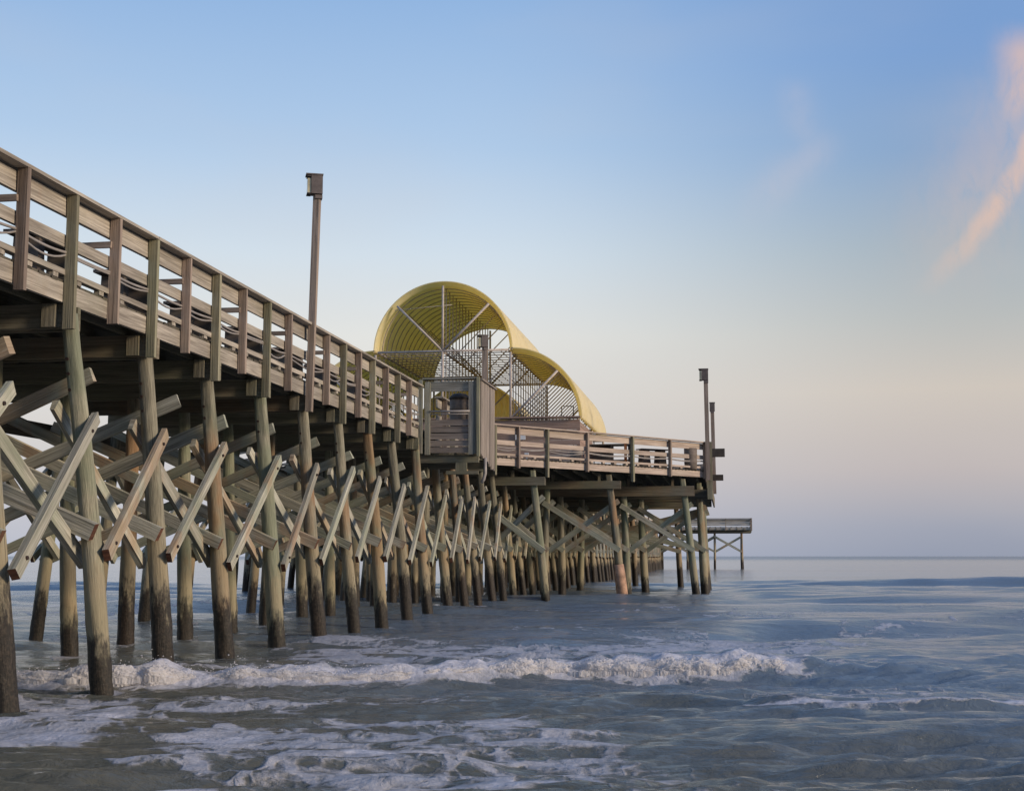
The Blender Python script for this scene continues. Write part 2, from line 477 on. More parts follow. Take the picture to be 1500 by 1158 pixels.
# ---- railings
npost=0
def rail_run(p0,p1,posts,inn,mat,cables=True,pdepth=.128,label=None,brackets=True,mb_split=None):
    """p0,p1: outer line (x,y); posts: list of (distance, long?) ; inn: unit vector pointing inboard"""
    global npost
    p0=Vector((*p0,0)); p1=Vector((*p1,0)); d=(p1-p0); Lg=d.length; d.normalize(); inn=Vector((*inn,0)).normalized()
    P=lambda s,o,z: p0+d*s+inn*o+Vector((0,0,Z(z)))
    mb=MB()
    stops=[0]
    k=0
    ps=sorted(q[0] for q in posts)
    for q in ps[3::4]: stops.append(q)
    if Lg-stops[-1]<.8 and len(stops)>1: stops.pop()
    stops.append(Lg)
    for a,b in zip(stops[:-1],stops[1:]):
        jz=lambda: random.uniform(-.008,.008)
        g=.004
        mb.beam(P(a+g,.11,4.372+jz()*.3),P(b-g,.11,4.372+jz()*.3),.235,.042,inn,jit=.002)           # cap
        mb.beam(P(a+g,.165,4.205+jz()),P(b-g,.165,4.205+jz()),.045,.235,inn)                         # top rail
        mb.beam(P(a+g,.165,3.79+jz()),P(b-g,.165,3.79+jz()),.045,.158,inn)                         # mid rail
        mb.beam(P(a+g,.165,3.395+jz()),P(b-g,.165,3.395+jz()),.09,.075,inn)                          # kick rail
        mb.beam(P(a+g,.165,3.145),P(b-g,.165,3.145+jz()),.05,.235,inn)                                  # rim
        s=a+.3
        while s<b-.2:
            mb.beam(P(s,.17,3.302),P(s,.17,3.356),.12,.08,d); s+=.61
    rail=mb.build('railing',mat,pier)
    for (s,lng) in posts:
        if npost>=98 : break
        w=.078 if lng else .070
        zb=2.70 if lng==1 else (2.2 if lng==2 else 2.955)
        m=MB(); m.beam(P(s,pdepth/2,zb+random.uniform(-.02,.02)),P(s+random.uniform(-.01,.01),pdepth/2,4.345),pdepth,w,inn)
        m.build('post',M['postgreen'] if lng else M['postbrown'],rail); npost+=1
        if not lng and brackets and p0.y<30:
            m=MB(); m.beam(P(s-.06,.10,3.995),P(s-.06,.72,3.995),.038,.08,d); m.build('bracket',M['postbrown'],rail)
    if cables:
        for c in range(2):
            m=MB(); pts=[]; s=0; n=int(Lg/.15)
            for i in range(n+1):
                s=Lg*i/n
                nxt=[q for q in ps if q>=s]; prv=[q for q in ps if q<=s]
                a=prv[-1] if prv else 0; b=nxt[0] if nxt else Lg
                u=(s-a)/(b-a) if b>a else 0
                seedv=math.sin(a*12.9898+c*4.1)*43758.5; seedv-=math.floor(seedv)
                sag=(.01+.03*seedv) if c==0 else (.02+.11*seedv*seedv)
                pts.append(P(s,.125,(3.645 if c==0 else 3.62)-sag*4*u*(1-u)+.01*math.sin(s*3)))
            m.tube(pts,.017 if c==0 else .014,6); m.build('conduit',M['pvc'],rail)
    return rail
# near right side: posts every 1.2 m, long ones at the bents
S0=9.0
ps=[]
s=B0-2.5*BS
k=0
while s<34.3:
    i=round((s-B0)/(BS/2))
    if s>S0+.1 and abs(s-B0-4*BS)>.1: ps.append((s-S0-.19,1 if i%2==0 else 0))
    s+=BS/2
rail_run((-7.70,S0),(-7.70,34.4),ps,(-1,0),M['rail'])
rail_run((-7.70,36.8),(-7.70,44.6),[(x,k%2) for k,x in enumerate(np.arange(.6,7.8,1.2))],(-1,0),M['rail'],cables=False)
dg=Vector((7.05,8.8,0)); Ld=dg.length; dn=(-dg.y/Ld,dg.x/Ld)
rail_run((-7.68,44.6),(-.63,53.4),[(t*Ld,l) for t,l in ((.02,1),(.115,0),(.235,1),(.41,0),(.62,1),(.805,0),(.985,0))],dn,M['headrail'])
rail_run((-.63,53.4),(-.63,66.0),[(x,k%2) for k,x in enumerate(np.arange(.7,12.5,1.7))],(-1,0),M['headrail'],cables=False)
rail_run((-.63,66.0),(-7.68,74.8),[(x,0) for x in np.arange(1,11,2.2)],(-dn[0]*-1*-1,-dn[1]) if False else (-8.8/Ld,-7.05/Ld),M['headrail'],cables=False)
# far side of the near stretch
LFx=2*CL+7.70
rail_run((LFx,S0),(LFx,44.6),[(x,0) for x in np.arange(1,35,2.4)],(1,0),M['rail'],cables=False)
rail_run((LFx,44.6),(LFx-7.05,53.4),[(x,0) for x in np.arange(1,11,2.4)],(8.8/Ld,7.05/Ld),M['rail'],cables=False)
rail_run((-7.70,74.8),(-7.70,162),[(x,0) for x in np.arange(1,87,9)],(-1,0),M['rail'],cables=False)
rail_run((LFx,74.8),(LFx,162),[(x,0) for x in np.arange(1,87,12)],(1,0),M['rail'],cables=False)
rail_run((2.95,162),(2.95,170.4),[(x,0) for x in (.2,2.8,5.6,8.2)],(-1,0),M['rail'],cables=False)
rail_run((-7.7,162),(2.95,162),[(x,0) for x in (2.6,5.0,7.6,10.55)],(0,1),M['rail'],cables=False)
rail_run((-22.3,162),(-11.7,162),[(x,0) for x in (.2,4,8)],(0,1),M['rail'],cables=False)
rail_run((-22.3,170.4),(2.95,170.4),[(x,0) for x in (.2,6,12,18)],(0,-1),M['rail'],cables=False)
# corner fascia of the head: tall boards at the far right corner
cf=MB()
cf.beam((-.60,53.46,Z(2.18)),(-.60,53.46,Z(4.40)),.10,.2,(0,1,0))
cf.build('corner_board',M['postgreen'],pier)
cf=MB()
cf.beam((-.56,53.7,Z(2.5)),(-.56,65.8,Z(2.5)),.06,.42,(1,0,0))
cf.build('fascia_board',M['cap'],pier)
for zz,nm in ((4.62,'upper'),(3.5,'lower')):
    q=MB(); q.beam((-.62,60.3,Z(zz*.97)),(-.02 if nm=='upper' else -.10,60.3,Z(zz*.97)),.16,.36 if nm=='upper' else .26,(0,1,0)); 
    q.build('outrigger_beam',M['dark'],pier)

# ------------------------------------------------------------------ lamp posts
def lamp(x,y,zb,zt,w,lean,label,head_dir=(-1,0),scale=1.0):
    root=empty('lamp_post',(x,y,Z(zb))); tag(root,label,'lamp post','timber lamp posts along the pier railing')
    top=Vector((x+lean,y,Z(zt))); mb=MB()
    N=5
    for i in range(1): mb.beam((x,y,Z(zb)),top,w,w*.85,(1,0,0))
    mb.build('pole',M['postbrown'],root)
    hd=Vector((*head_dir,0)); sd=Vector((-hd.y,hd.x,0)); s=scale
    c=top+Vector((0,0,-.02*s))
    b=MB(); b.beam(c-hd*.10*s+Vector((0,0,-.19*s)),c+hd*.15*s+Vector((0,0,-.19*s)),.27*s,.42*s,sd,jit=0)
    b.beam(c-hd*.11*s+Vector((0,0,.035*s)),c+hd*.27*s+Vector((0,0,.035*s)),.30*s,.03*s,sd,jit=0)
    b.beam(c-hd*.02*s+Vector((0,0,-.50*s)),c-hd*.02*s+Vector((0,0,-.42*s)),.2*s,.16*s,sd,jit=0)
    h=b.build('floodlight',M['lamp'],root)
    l=MB(); l.beam(c+hd*.155*s+Vector((0,0,-.22*s)),c+hd*.235*s+Vector((0,0,-.22*s)),.22*s,.33*s,sd,jit=0); l.build('lens',M['lens'],h)
    for dz in (-.005,-.40):
        f=MB(); f.beam(c+hd*.152*s+Vector((0,0,dz*s)),c+hd*.245*s+Vector((0,0,dz*s)),.26*s,.025*s,sd,jit=0); f.build('frame',M['dark'],h)
    return root
M['lamp']=plain('weathered_brown_lamp_housing',(.13,.105,.095),.6,.2)
lamp(-7.74,B0+4*BS-.19,2.70,7.24,.128,.10,'nearest tall timber lamp post with boxy floodlight, rising from the left stretch of railing',head_dir=(-.93,-.37),scale=.86)
lamp(-7.80,43.95,2.9,7.22,.16,.02,'timber lamp post behind the wooden booth, in front of the barrel roof',head_dir=(-.93,-.37),scale=.9)
lamp(-.66,53.2,2.9,7.2,.16,-.04,'dark lamp post with floodlight at the right corner of the pier head')
lamp(-.52,65.0,2.9,7.2,.17,-.05,'shorter looking lamp post just right of the corner lamp, its lamp turned away',head_dir=(0,1),scale=.9)

# ------------------------------------------------------------------ benches
def bench(x,y,ln,ax,label,h=.57,first=[None],own=False):
    loc=(x,y,Z(3.302)); root=empty('bench',loc); tag(root,label,'bench','plank benches along the pier railing')
    if first[0] is None or own:
        mb=MB()
        for k in (-1,0,1): mb.beam((x+k*.14,y-ln/2,Z(3.302)+h+.02),(x+k*.14,y+ln/2,Z(3.302)+h+.02),.13,.04,(1,0,0))
        a=mb.build('seat',M['benchwood'],root)
        legs=[]
        for sg in (-1,1):
            yy=y+sg*(ln/2-.25); m=MB()
            z0=Z(3.302); q_=1 if not own else 2.; m.prism([(yy-.10*q_,z0),(yy+.10*q_,z0),(yy+.06*q_,z0+h-.002),(yy-.06*q_,z0+h-.002)],'x',x-.17,x+.17); legs.append(m.build('leg',M['benchwood'],root))
        if not own: first[0]=(root,[a]+legs)
    else:
        for c in first[0][1]:
            d=c.copy(); col.objects.link(d); d.parent=root
    if ax: root.rotation_euler[2]=ax
    return root
ordw=['first','second','third','fourth','fifth','sixth','seventh']
for i in range(7):
    bench(-8.35,14.25+BS*i+1.4,1.35,0,'dark plank bench behind the left railing, %s from the shore end'%ordw[i])
bench(-2.75,52.2,1.25,R(-50),'dark plank bench against the sky near the right end of the pier head railing',h=.70,own=True)
# ------------------------------------------------------------------ booth
bo=empty('wooden_booth',(-7.0,35.6,Z(2.63))); tag(bo,'grey wooden booth jutting from the pier beside the main railing','booth')
mb=MB()
for x,w in ((-7.62,.13),(-6.47,.13)): mb.beam((x,34.55,Z(2.60)),(x,34.55,Z(4.50)),w,.10,(1,0,0)).build('post',M['booth'],bo); mb=MB()
MB().beam((-7.80,34.50,Z(2.63)),(-7.80,34.50,Z(4.55)),.10,.1,(1,0,0)).build('post',M['booth'],bo)
MB().beam((-6.28,34.52,Z(2.55)),(-6.28,34.52,Z(4.6)),.07,.10,(1,0,0)).build('post',M['postgreen'],bo)
mb=MB(); mb.beam((-7.76,34.60,Z(4.585)),(-6.30,34.60,Z(4.585)),.24,.045,(0,1,0)); mb.beam((-7.56,34.57,Z(4.38)),(-6.54,34.57,Z(4.38)),.04,.26,(0,1,0)); mb.build('top_board',M['booth'],bo)
mb=MB()
for k in range(5): mb.beam((-7.56,34.56+.01*(k%2),Z(2.72+k*.178)),(-6.53,34.56+.01*(k%2),Z(2.72+k*.178)),.035,.150,(0,1,0))
mb.build('front_panel',M['boothside'],bo)
mb=MB()
for k in range(2): mb.beam((-6.385+k*.07,34.56,Z(2.62)),(-6.385+k*.07,34.56,Z(4.55)),.062,.03,(1,0,0))
mb.build('narrow_panel',M['booth'],bo)
mb=MB()
for k in range(13):
    y=34.68+k*.165; zb=2.62-.32*(k/12)+random.uniform(-.05,.03)
    mb.beam((-6.24,y,Z(zb)),(-6.24,y,Z(4.53+random.uniform(-.03,.02))),.03,.128,(1,0,0))
mb.beam((-6.26,34.6,Z(4.56)),(-6.26,36.85,Z(4.56)),.16,.05,(1,0,0))
mb.build('side_boards',M['boothside'],bo)
mb=MB(); mb.box(-7.7,-6.3,34.62,36.7,Z(3.24),Z(3.30)); mb.build('floor',M['under'],bo)
mb=MB(); mb.beam((-8.0,34.72,Z(2.50)),(-6.30,34.72,Z(2.50)),.08,.2,(0,1,0)); mb.beam((-8.0,36.4,Z(2.46)),(-6.30,36.4,Z(2.46)),.08,.24,(0,1,0))
for x in (-7.4,-6.9,-6.45): mb.beam((x,34.6,Z(2.66)),(x,36.8,Z(2.66)),.06,.14,(1,0,0))
mb.beam((-6.75,34.66,Z(2.12)),(-6.75,34.66,Z(2.4)),.3,.07,(1,0,0)); mb.beam((-7.15,34.66,Z(2.14)),(-6.3,34.66,Z(2.14)),.07,.09,(0,1,0))
mb.build('support_frame',M['cap'],bo)
mb=MB(); mb.tube([(-7.56,34.50,Z(3.72)),(-6.5,34.50,Z(3.72))],.026,8); mb.tube([(-7.56,34.52,Z(3.65)),(-6.5,34.52,Z(3.65))],.016,8)
mb.build('pipe',M['pvc'],bo)
mb=MB(); mb.tube([(-6.20,35.1,Z(2.55)),(-6.20,35.1,Z(2.15)),(-6.24,35.1,Z(1.98)),(-6.30,35.1,Z(1.90))],.045,10); mb.build('drain_pipe',M['pvc'],bo)
# items in the booth
def barrel(x,y,r,h,label,m,lid=True):
    root=empty('trash_barrel',(x,y,Z(3.302))); tag(root,label,'trash barrel')
    mb=MB(); z=Z(3.302); mb.tube([(x,y,z+.0),(x,y,z+h*.3),(x,y,z+h*.33),(x,y,z+h*.36),(x,y,z+h*.66),(x,y,z+h*.69),(x,y,z+h*.72),(x,y,z+h)],[r*.93,r*.97,r*1.02,r*.97,r*.99,r*1.04,r,r],20); mb.build('drum',m,root)
    if lid:
        mb=MB(); mb.tube([(x,y,z+h),(x,y,z+h+.05),(x,y,z+h+.14),(x,y,z+h+.17)],[r*1.05,r*1.05,r*.75,r*.2],20); mb.build('lid',M['dark'],root)
    return root
barrel(-6.95,35.4,.26,.82,'grey trash barrel with a dark domed lid inside the wooden booth',M['grey'])
barrel(-1.32,52.95,.25,.82,'dark grey trash barrel behind the last bay of the pier head railing',M['grey'],False)
rb=empty('storage_box',(-7.98,33.9,Z(3.302))); tag(rb,'small yellow box standing on the deck where the long railing meets the booth','box')
MB().box(-8.06,-7.90,33.82,34.0,Z(3.302),Z(3.62)).build('case',M['yellow'],rb); MB().tube([(-7.98,33.91,Z(3.62)),(-7.98,33.91,Z(3.70))],.06,12).build('cap',M['dark'],rb)

# stall on the pier head: dark counter with orange post
ct=empty('bait_counter',(-4.2,50.6,Z(3.302))); tag(ct,'dark counter with shelves beside an orange post behind the pier head railing','counter')
mb=MB()
for x in (-5.0,-4.2,-3.55): 
    for y in (51.0,51.5): mb.beam((x,y,Z(3.302)),(x,y,Z(4.12)),.07,.07,(1,0,0))
mb.build('frame',M['benchwood'],ct)
MB().box(-5.1,-3.45,50.95,51.6,Z(4.12),Z(4.17)).build('counter_top',M['benchwood'],ct)
MB().box(-5.0,-3.55,51.0,51.55,Z(3.55),Z(3.58)).build('shelf',M['benchwood'],ct)
MB().box(-5.02,-4.22,51.46,51.5,Z(3.6),Z(4.12)).build('back_panel',M['grey'],ct)
op=empty('orange_post',(-3.62,50.2,Z(3.302))); tag(op,'bright orange upright post behind the pier head railing','post')
mb=MB(); mb.tube([(-3.62,50.2,Z(3.302)),(-3.62,50.2,Z(4.28)),(-3.62,50.2,Z(4.31))],[.055,.055,.03],12); mb.build('tube',M['orange'],op); MB().tube([(-3.62,50.2,Z(3.31)),(-3.62,50.2,Z(3.36))],.12,12).build('base',M['dark'],op)

# ------------------------------------------------------------------ pavilion with three corrugated barrel vaults
PX,PY=-10.48,50.0; RR=2.60; H1=7.68; H2=5.08; PL=10.6; NR=17
pv=empty('vaulted_pavilion',(PX,PY,Z(3.302))); tag(pv,'open pavilion roofed by three yellow corrugated half barrels stacked like a clover','pavilion')
def shell(cx,cz,a0,a1,name):
    na=56; ny=NR*8
    th=.035; v=[];f=[]
    for side,(dr) in enumerate((0,-th)):
        for j in range(ny+1):
            y=PY+PL*j/ny
            cr=.06*math.cos(2*math.pi*NR*j/ny)
            for i in range(na+1):
                a=a0+(a1-a0)*i/na; r=RR+cr+dr+.025
                v.append((cx+r*math.cos(a),y,Z(cz+r*math.sin(a))))
    n1=(na+1)*(ny+1); mb=MB(); mb.v=v
    for j in range(ny):
        for i in range(na):
            q=[j*(na+1)+i,j*(na+1)+i+1,(j+1)*(na+1)+i+1,(j+1)*(na+1)+i]
            mb.face(q,[(0,0)]*4,0,.5,True); mb.face([n1+k for k in q[::-1]],[(0,0)]*4,0,.5,True)
    for j in range(ny):
        for i in (0,na):
            a=j*(na+1)+i; b=a+na+1; mb.face([a,b,n1+b,n1+a],[(0,0)]*4,0,.5)
    for i in range(na):
        for j in (0,ny):
            a=j*(na+1)+i; mb.face([a,a+1,n1+a+1,n1+a],[(0,0)]*4,0,.5)
    return mb.build(name,M['roof'],pv)
shell(PX,H1,0.0,math.pi,'roof_shell')
shell(PX+RR,H2,0.0,math.pi/2,'roof_shell')
shell(PX-RR,H2,math.pi/2,math.pi,'roof_shell')
def ring(j):
    y=PY+PL*(j+.0)/(NR-1); y=min(max(y,PY+.03),PY+PL-.03)
    front=j in (0,NR-1); r=.048 if front else .023; mb=MB(); rr=RR-.09
    q=math.sqrt(.5)
    for cx,cz,a0,a1 in ((PX,H1,0,math.pi),(PX+RR,H2,0,math.pi/2),(PX-RR,H2,math.pi/2,math.pi)):
        if front: continue
        pts=[(cx+rr*math.cos(a0+(a1-a0)*i/24),y,Z(cz+rr*math.sin(a0+(a1-a0)*i/24))) for i in range(25)]
        mb.tube(pts,r*.85,6,.5)
    def bar(x0,z0,x1,z1,k=1): mb.tube([(x0,y,Z(z0)),(x1,y,Z(z1))],r*k,6,.5)
    bar(PX-rr,H1,PX+rr,H1); 
    bar(PX,H1,PX,H1+rr)
    if front or j%3==0: bar(PX,H1,PX+rr*q,H1+rr*q); bar(PX,H1,PX-rr*q,H1+rr*q)
    bar(PX,H1,PX,H2); 
    if j in (2,8,15): bar(PX+RR,H1,PX,H2,1.5)
    for sg in (1,-1):
        hx=PX+sg*RR
        bar(hx,H2,hx,H2+rr); bar(hx,H2,hx+sg*rr*q,H2+rr*q)
        if front or j%4==0: bar(hx,H2,hx+sg*rr,H2)
    if front or j%4==0: bar(PX-RR,H2,PX+RR,H2)
    mb.build('ring_frame',M['galv'],pv)
for j in range(NR): ring(j)
pl=MB()
for cx,cz in ((PX,H1),(PX-RR+.1,H1),(PX+RR-.1,H1),(PX+RR,H2),(PX-RR,H2)): pl.tube([(cx,PY+.02,Z(cz)),(cx,PY+PL-.02,Z(cz))],.035,6,.5)
# dense horizontal web in the plane of the upper hubs
for k in range(1,14):
    x=PX-RR+2*RR*k/14; pl.tube([(x,PY+.04,Z(H1-.04)),(x,PY+PL-.04,Z(H1-.04))],.016,4,.5)
for k in range(1,7):
    for cx in (PX+RR,):
        z=H2+RR*k/7; pl.tube([(cx,PY+.04,Z(z)),(cx,PY+PL-.04,Z(z))],.014,4,.5)
pl.tube([(PX-RR*.72,PY+.02,Z(H1+RR*.62)),(PX+.35,PY+.02,Z(H1+RR*.68))],.012,5,.5)
pl.build('purlin',M['galv'],pv)
# smaller vault behind, closed by an upright corrugated end panel
VX,VH=-11.4,5.25
na=40; mb=MB(); y0=PY+PL+.3
nx=240; top=[]
for i in range(nx+1):
    x=VX-RR+2*RR*i/nx; yy=y0+.045*math.sin(x*2*math.pi/.26)
    h_=math.sqrt(max(0,RR*RR-(x-VX)**2)); mb.v+= [(x,yy,Z(3.302)),(x,yy,Z(VH+h_))]
for i in range(nx): mb.face([2*i,2*i+2,2*i+3,2*i+1],[(0,0)]*4,0,.5,True)
mb.build('rear_end_panel',M['roof'],pv)
mb=MB()
for j in range(2):
    for k in range(2):
        for i in range(na+1):
            a=math.pi*i/na; r=RR+.03+.03*k; mb.v.append((VX+r*math.cos(a),y0-.06+3.5*j,Z(VH+r*math.sin(a))))
q=na+1
for i in range(na):
    mb.face([i,i+1,2*q+i+1,2*q+i],[(0,0)]*4,0,.5,True); mb.face([q+i,q+i+1,3*q+i+1,3*q+i],[(0,0)]*4,0,.5,True)
    mb.face([i,i+1,q+i+1,q+i],[(0,0)]*4,0,.5); mb.face([2*q+i,2*q+i+1,3*q+i+1,3*q+i],[(0,0)]*4,0,.5)
mb.build('rear_roof_shell',M['roof'],pv)
for sx in (-2,-1,0,1,2):
    for y in (PY+.06,PY+PL/2,PY+PL-.06):
        if sx==0 and y<PY+1: continue
        m=MB(); m.tube([(PX+sx*RR*.985,y,Z(3.302)),(PX+sx*RR*.985,y,Z(H2))],.05,10); m.build('column',M['galv'],pv)
mb=MB()
for k in range(9): mb.beam((PX-2*RR+.1,PY-.02+.008*(k%2),Z(3.40+k*.19)),(PX+2*RR+.0,PY-.02+.008*(k%2),Z(3.40+k*.19)),.03,.182,(0,1,0))
mb.beam((PX-2*RR,PY-.10,Z(5.10)),(PX+2*RR+.03,PY-.10,Z(5.10)),.20,.05,(0,1,0))
mb.build('front_wall',M['stage'],pv)
mb=MB()
for k in range(9): mb.beam((PX+2*RR-.04,PY+.02,Z(3.40+k*.185)),(PX+2*RR-.04,PY+PL*.45,Z(3.40+k*.185)),.03,.178,(1,0,0))
mb.build('side_wall',M['stage'],pv)
# furniture under the right vault
for i,(x,y,w,h) in enumerate(((-6.6,57.5,.5,1.3),(-5.75,58.5,.35,.9))):
    r_=empty('shelf_rack',(x,y,Z(3.302))); tag(r_,('tall' if i==0 else 'small')+' dark metal rack standing under the right barrel vault','rack')
    mb=MB(); hh=1.75+h
    for dx in (-w/2,w/2): mb.tube([(x+dx,y,Z(3.302)),(x+dx,y,Z(3.302)+hh)],.022,6)
    mb.build('upright',M['dark'],r_)
    mb=MB()
    for q in (.35,.6,.8,1.0): mb.tube([(x-w/2,y,Z(3.302)+hh*q-.02),(x+w/2,y,Z(3.302)+hh*q-.02)],.02,6)
    mb.build('shelf',M['dark'],r_)
# white notice on the wall + white cup-like basin
nb=MB(); nb.box(-7.68,-7.30,PY-.10,PY-.065,Z(4.28),Z(4.52)); tag(nb.build('notice_board',M['white']),'small blank white notice board on the pavilion front wall','notice board')
nb=MB(); nb.box(-7.25,-7.1,49.3,49.4,Z(3.60),Z(3.75)); nb.box(-7.2,-7.15,49.33,49.37,Z(3.302),Z(3.6)); tag(nb.build('outlet_box',M['white']),'small white outlet box on a stub behind the first bay of head railing','outlet box')
ck=empty('sink_basin',(-5.35,49.2,Z(3.302))); tag(ck,'pale round basin on a stand at the right end of the pavilion wall','basin')
m=MB(); m.tube([(-5.35,49.2,Z(3.42)),(-5.35,49.2,Z(3.5)),(-5.35,49.2,Z(3.74)),(-5.35,49.2,Z(3.76))],[.15,.19,.24,.25],18); m.build('bowl',M['pvc'],ck)
MB().tube([(-5.35,49.2,Z(3.302)),(-5.35,49.2,Z(3.42))],.08,12).build('stand',M['pvc'],ck)

# ------------------------------------------------------------------ noise for the sea
def hash2(ix,iy,seed):
    h=(ix.astype(np.int64)*374761393+iy.astype(np.int64)*668265263+seed*974634777)&0xffffffff
    h=((h^(h>>13))*1274126177)&0xffffffff
    return ((h^(h>>16))&0xffffff)/float(0xffffff)
def vnoise(x,y,seed=0):
    ix=np.floor(x); iy=np.floor(y); fx=x-ix; fy=y-iy
    fx=fx*fx*fx*(fx*(fx*6-15)+10); fy=fy*fy*fy*(fy*(fy*6-15)+10)
    a=hash2(ix,iy,seed); b=hash2(ix+1,iy,seed); c=hash2(ix,iy+1,seed); d=hash2(ix+1,iy+1,seed)
    return a+(b-a)*fx+(c-a)*fy+(a-b-c+d)*fx*fy
def fbm(x,y,o=4,seed=0,g=.5):
    s=0;a=1;t=0
    for i in range(o):
        s=s+a*vnoise(x*2**i+i*17.3,y*2**i+i*9.1,seed+i); t+=a; a*=g
    return s/t
def sst(x,a,b):
    t=np.clip((x-a)/(b-a),0,1); return t*t*(3-2*t)
# (u,v): u to the right, v out to sea, squared up with the incoming waves
ca,sa=math.cos(ALPHA),math.sin(ALPHA)
waves=[]
for i in range(84):
    lam=.22*(9/.22)**(i/83.)*random.uniform(.9,1.1)
    th=random.gauss(0,.38 if lam<2 else .22)
    waves.append((2*math.pi/lam,math.sin(th),math.cos(th),random.uniform(0,6.28),.0072*lam**.66,lam))
def crest_v(u): return 16.75+.075*(u+6)+.25*np.sin(u*.55+.6)+.10*np.sin(u*1.7+1)
CU=[-14,-9,-5.85,-4.6,-4.26,-3.95,-3.7,-3.3,-2.5,-1.9,-1.25,-.8,-.4,.4,1.25,1.9,2.5,2.9,3.3,3.9,4.6,6,8]
CH=[.04,.13,.17,.29,.32,.21,.11,.23,.18,.14,.17,.21,.26,.25,.28,.29,.33,.37,.33,.28,.20,.10,0]
def chgt(u): return np.interp(u,CU,CH)
def bamp(u): return .62*chgt(u)*(1+.10*np.sin(u*7.1)+.08*np.sin(u*13.3+1))
def crest2(u): return 13.55+.03*(u-3)+.10*np.sin(u*1.1)
def amp2(u): return .095*sst(u,2.2,3.4)*(1+.25*np.sin(u*3.1))
def ridge(vp,f,b): return np.where(vp<0,np.exp(-(vp/f)**2),np.exp(-(vp/b)**2))
KS=E0/1.5
def sea(u,v,dv):
    u=u/KS; v=v/KS
    wu=u+1.2*(fbm(u*.3,v*.3,2,5)-.5); wv=v+1.6*(fbm(u*.22+9,v*.22,2,9)-.5)
    h=np.zeros_like(u)
    mod=.55+.9*fbm(u*.12+3,v*.25,3,21)
    for k,sx,cy,ph,a,lam in waves:
        fade=np.clip((lam/np.maximum(dv,1e-3)-2.5)/3,0,1)
        if lam>3: fade=fade*(.35+.65*sst(v,14,30))
        p=k*(wu*sx+wv*cy)+ph
        h=h+fade*a*(np.sin(p)+.25*np.sin(2*p+.6))
    h=h*mod
    vc=crest_v(u); vp=v-vc; A=bamp(u)
    h=h+A*ridge(vp,.22,1.15)-.05*sst(u,-12,-6)*np.exp(-((vp+.9)/.6)**2)
    h=h+amp2(u)*ridge(v-crest2(u),.12,.5)
    # outer swells
    s1=.40*(sst(u,9,21))*np.exp(-((u-26)/26)**2)
    h=h+s1*ridge(v-(68+.04*u+1.5*np.sin(u*.13)),1.3,3.5)
    h=h+.21*sst(u,8,14)*ridge(v-(47+.02*u+.8*np.sin(u*.2+1)),1.2,3.5)
    h=h+.10*ridge(v-(31+.6*np.sin(u*.25)),.8,2.5)*(.4+fbm(u*.2,v*.1,2,3))
    h=h+.10*ridge(v-(95+2*np.sin(u*.07)),3,8)+.10*ridge(v-(140+3*np.sin(u*.05)),4,12)
    # low back-wash ridges in the foreground
    h=h+.055*ridge(v-(11.0+.35*np.sin(u*.9)+.2*u*.3),.22,.7)*sst(-u,-1.5,1.0)
    h=h+.045*ridge(v-(9.75+.2*np.sin(u*1.3+2)),.18,.6)*sst(-u,-2,1.0)
    return h
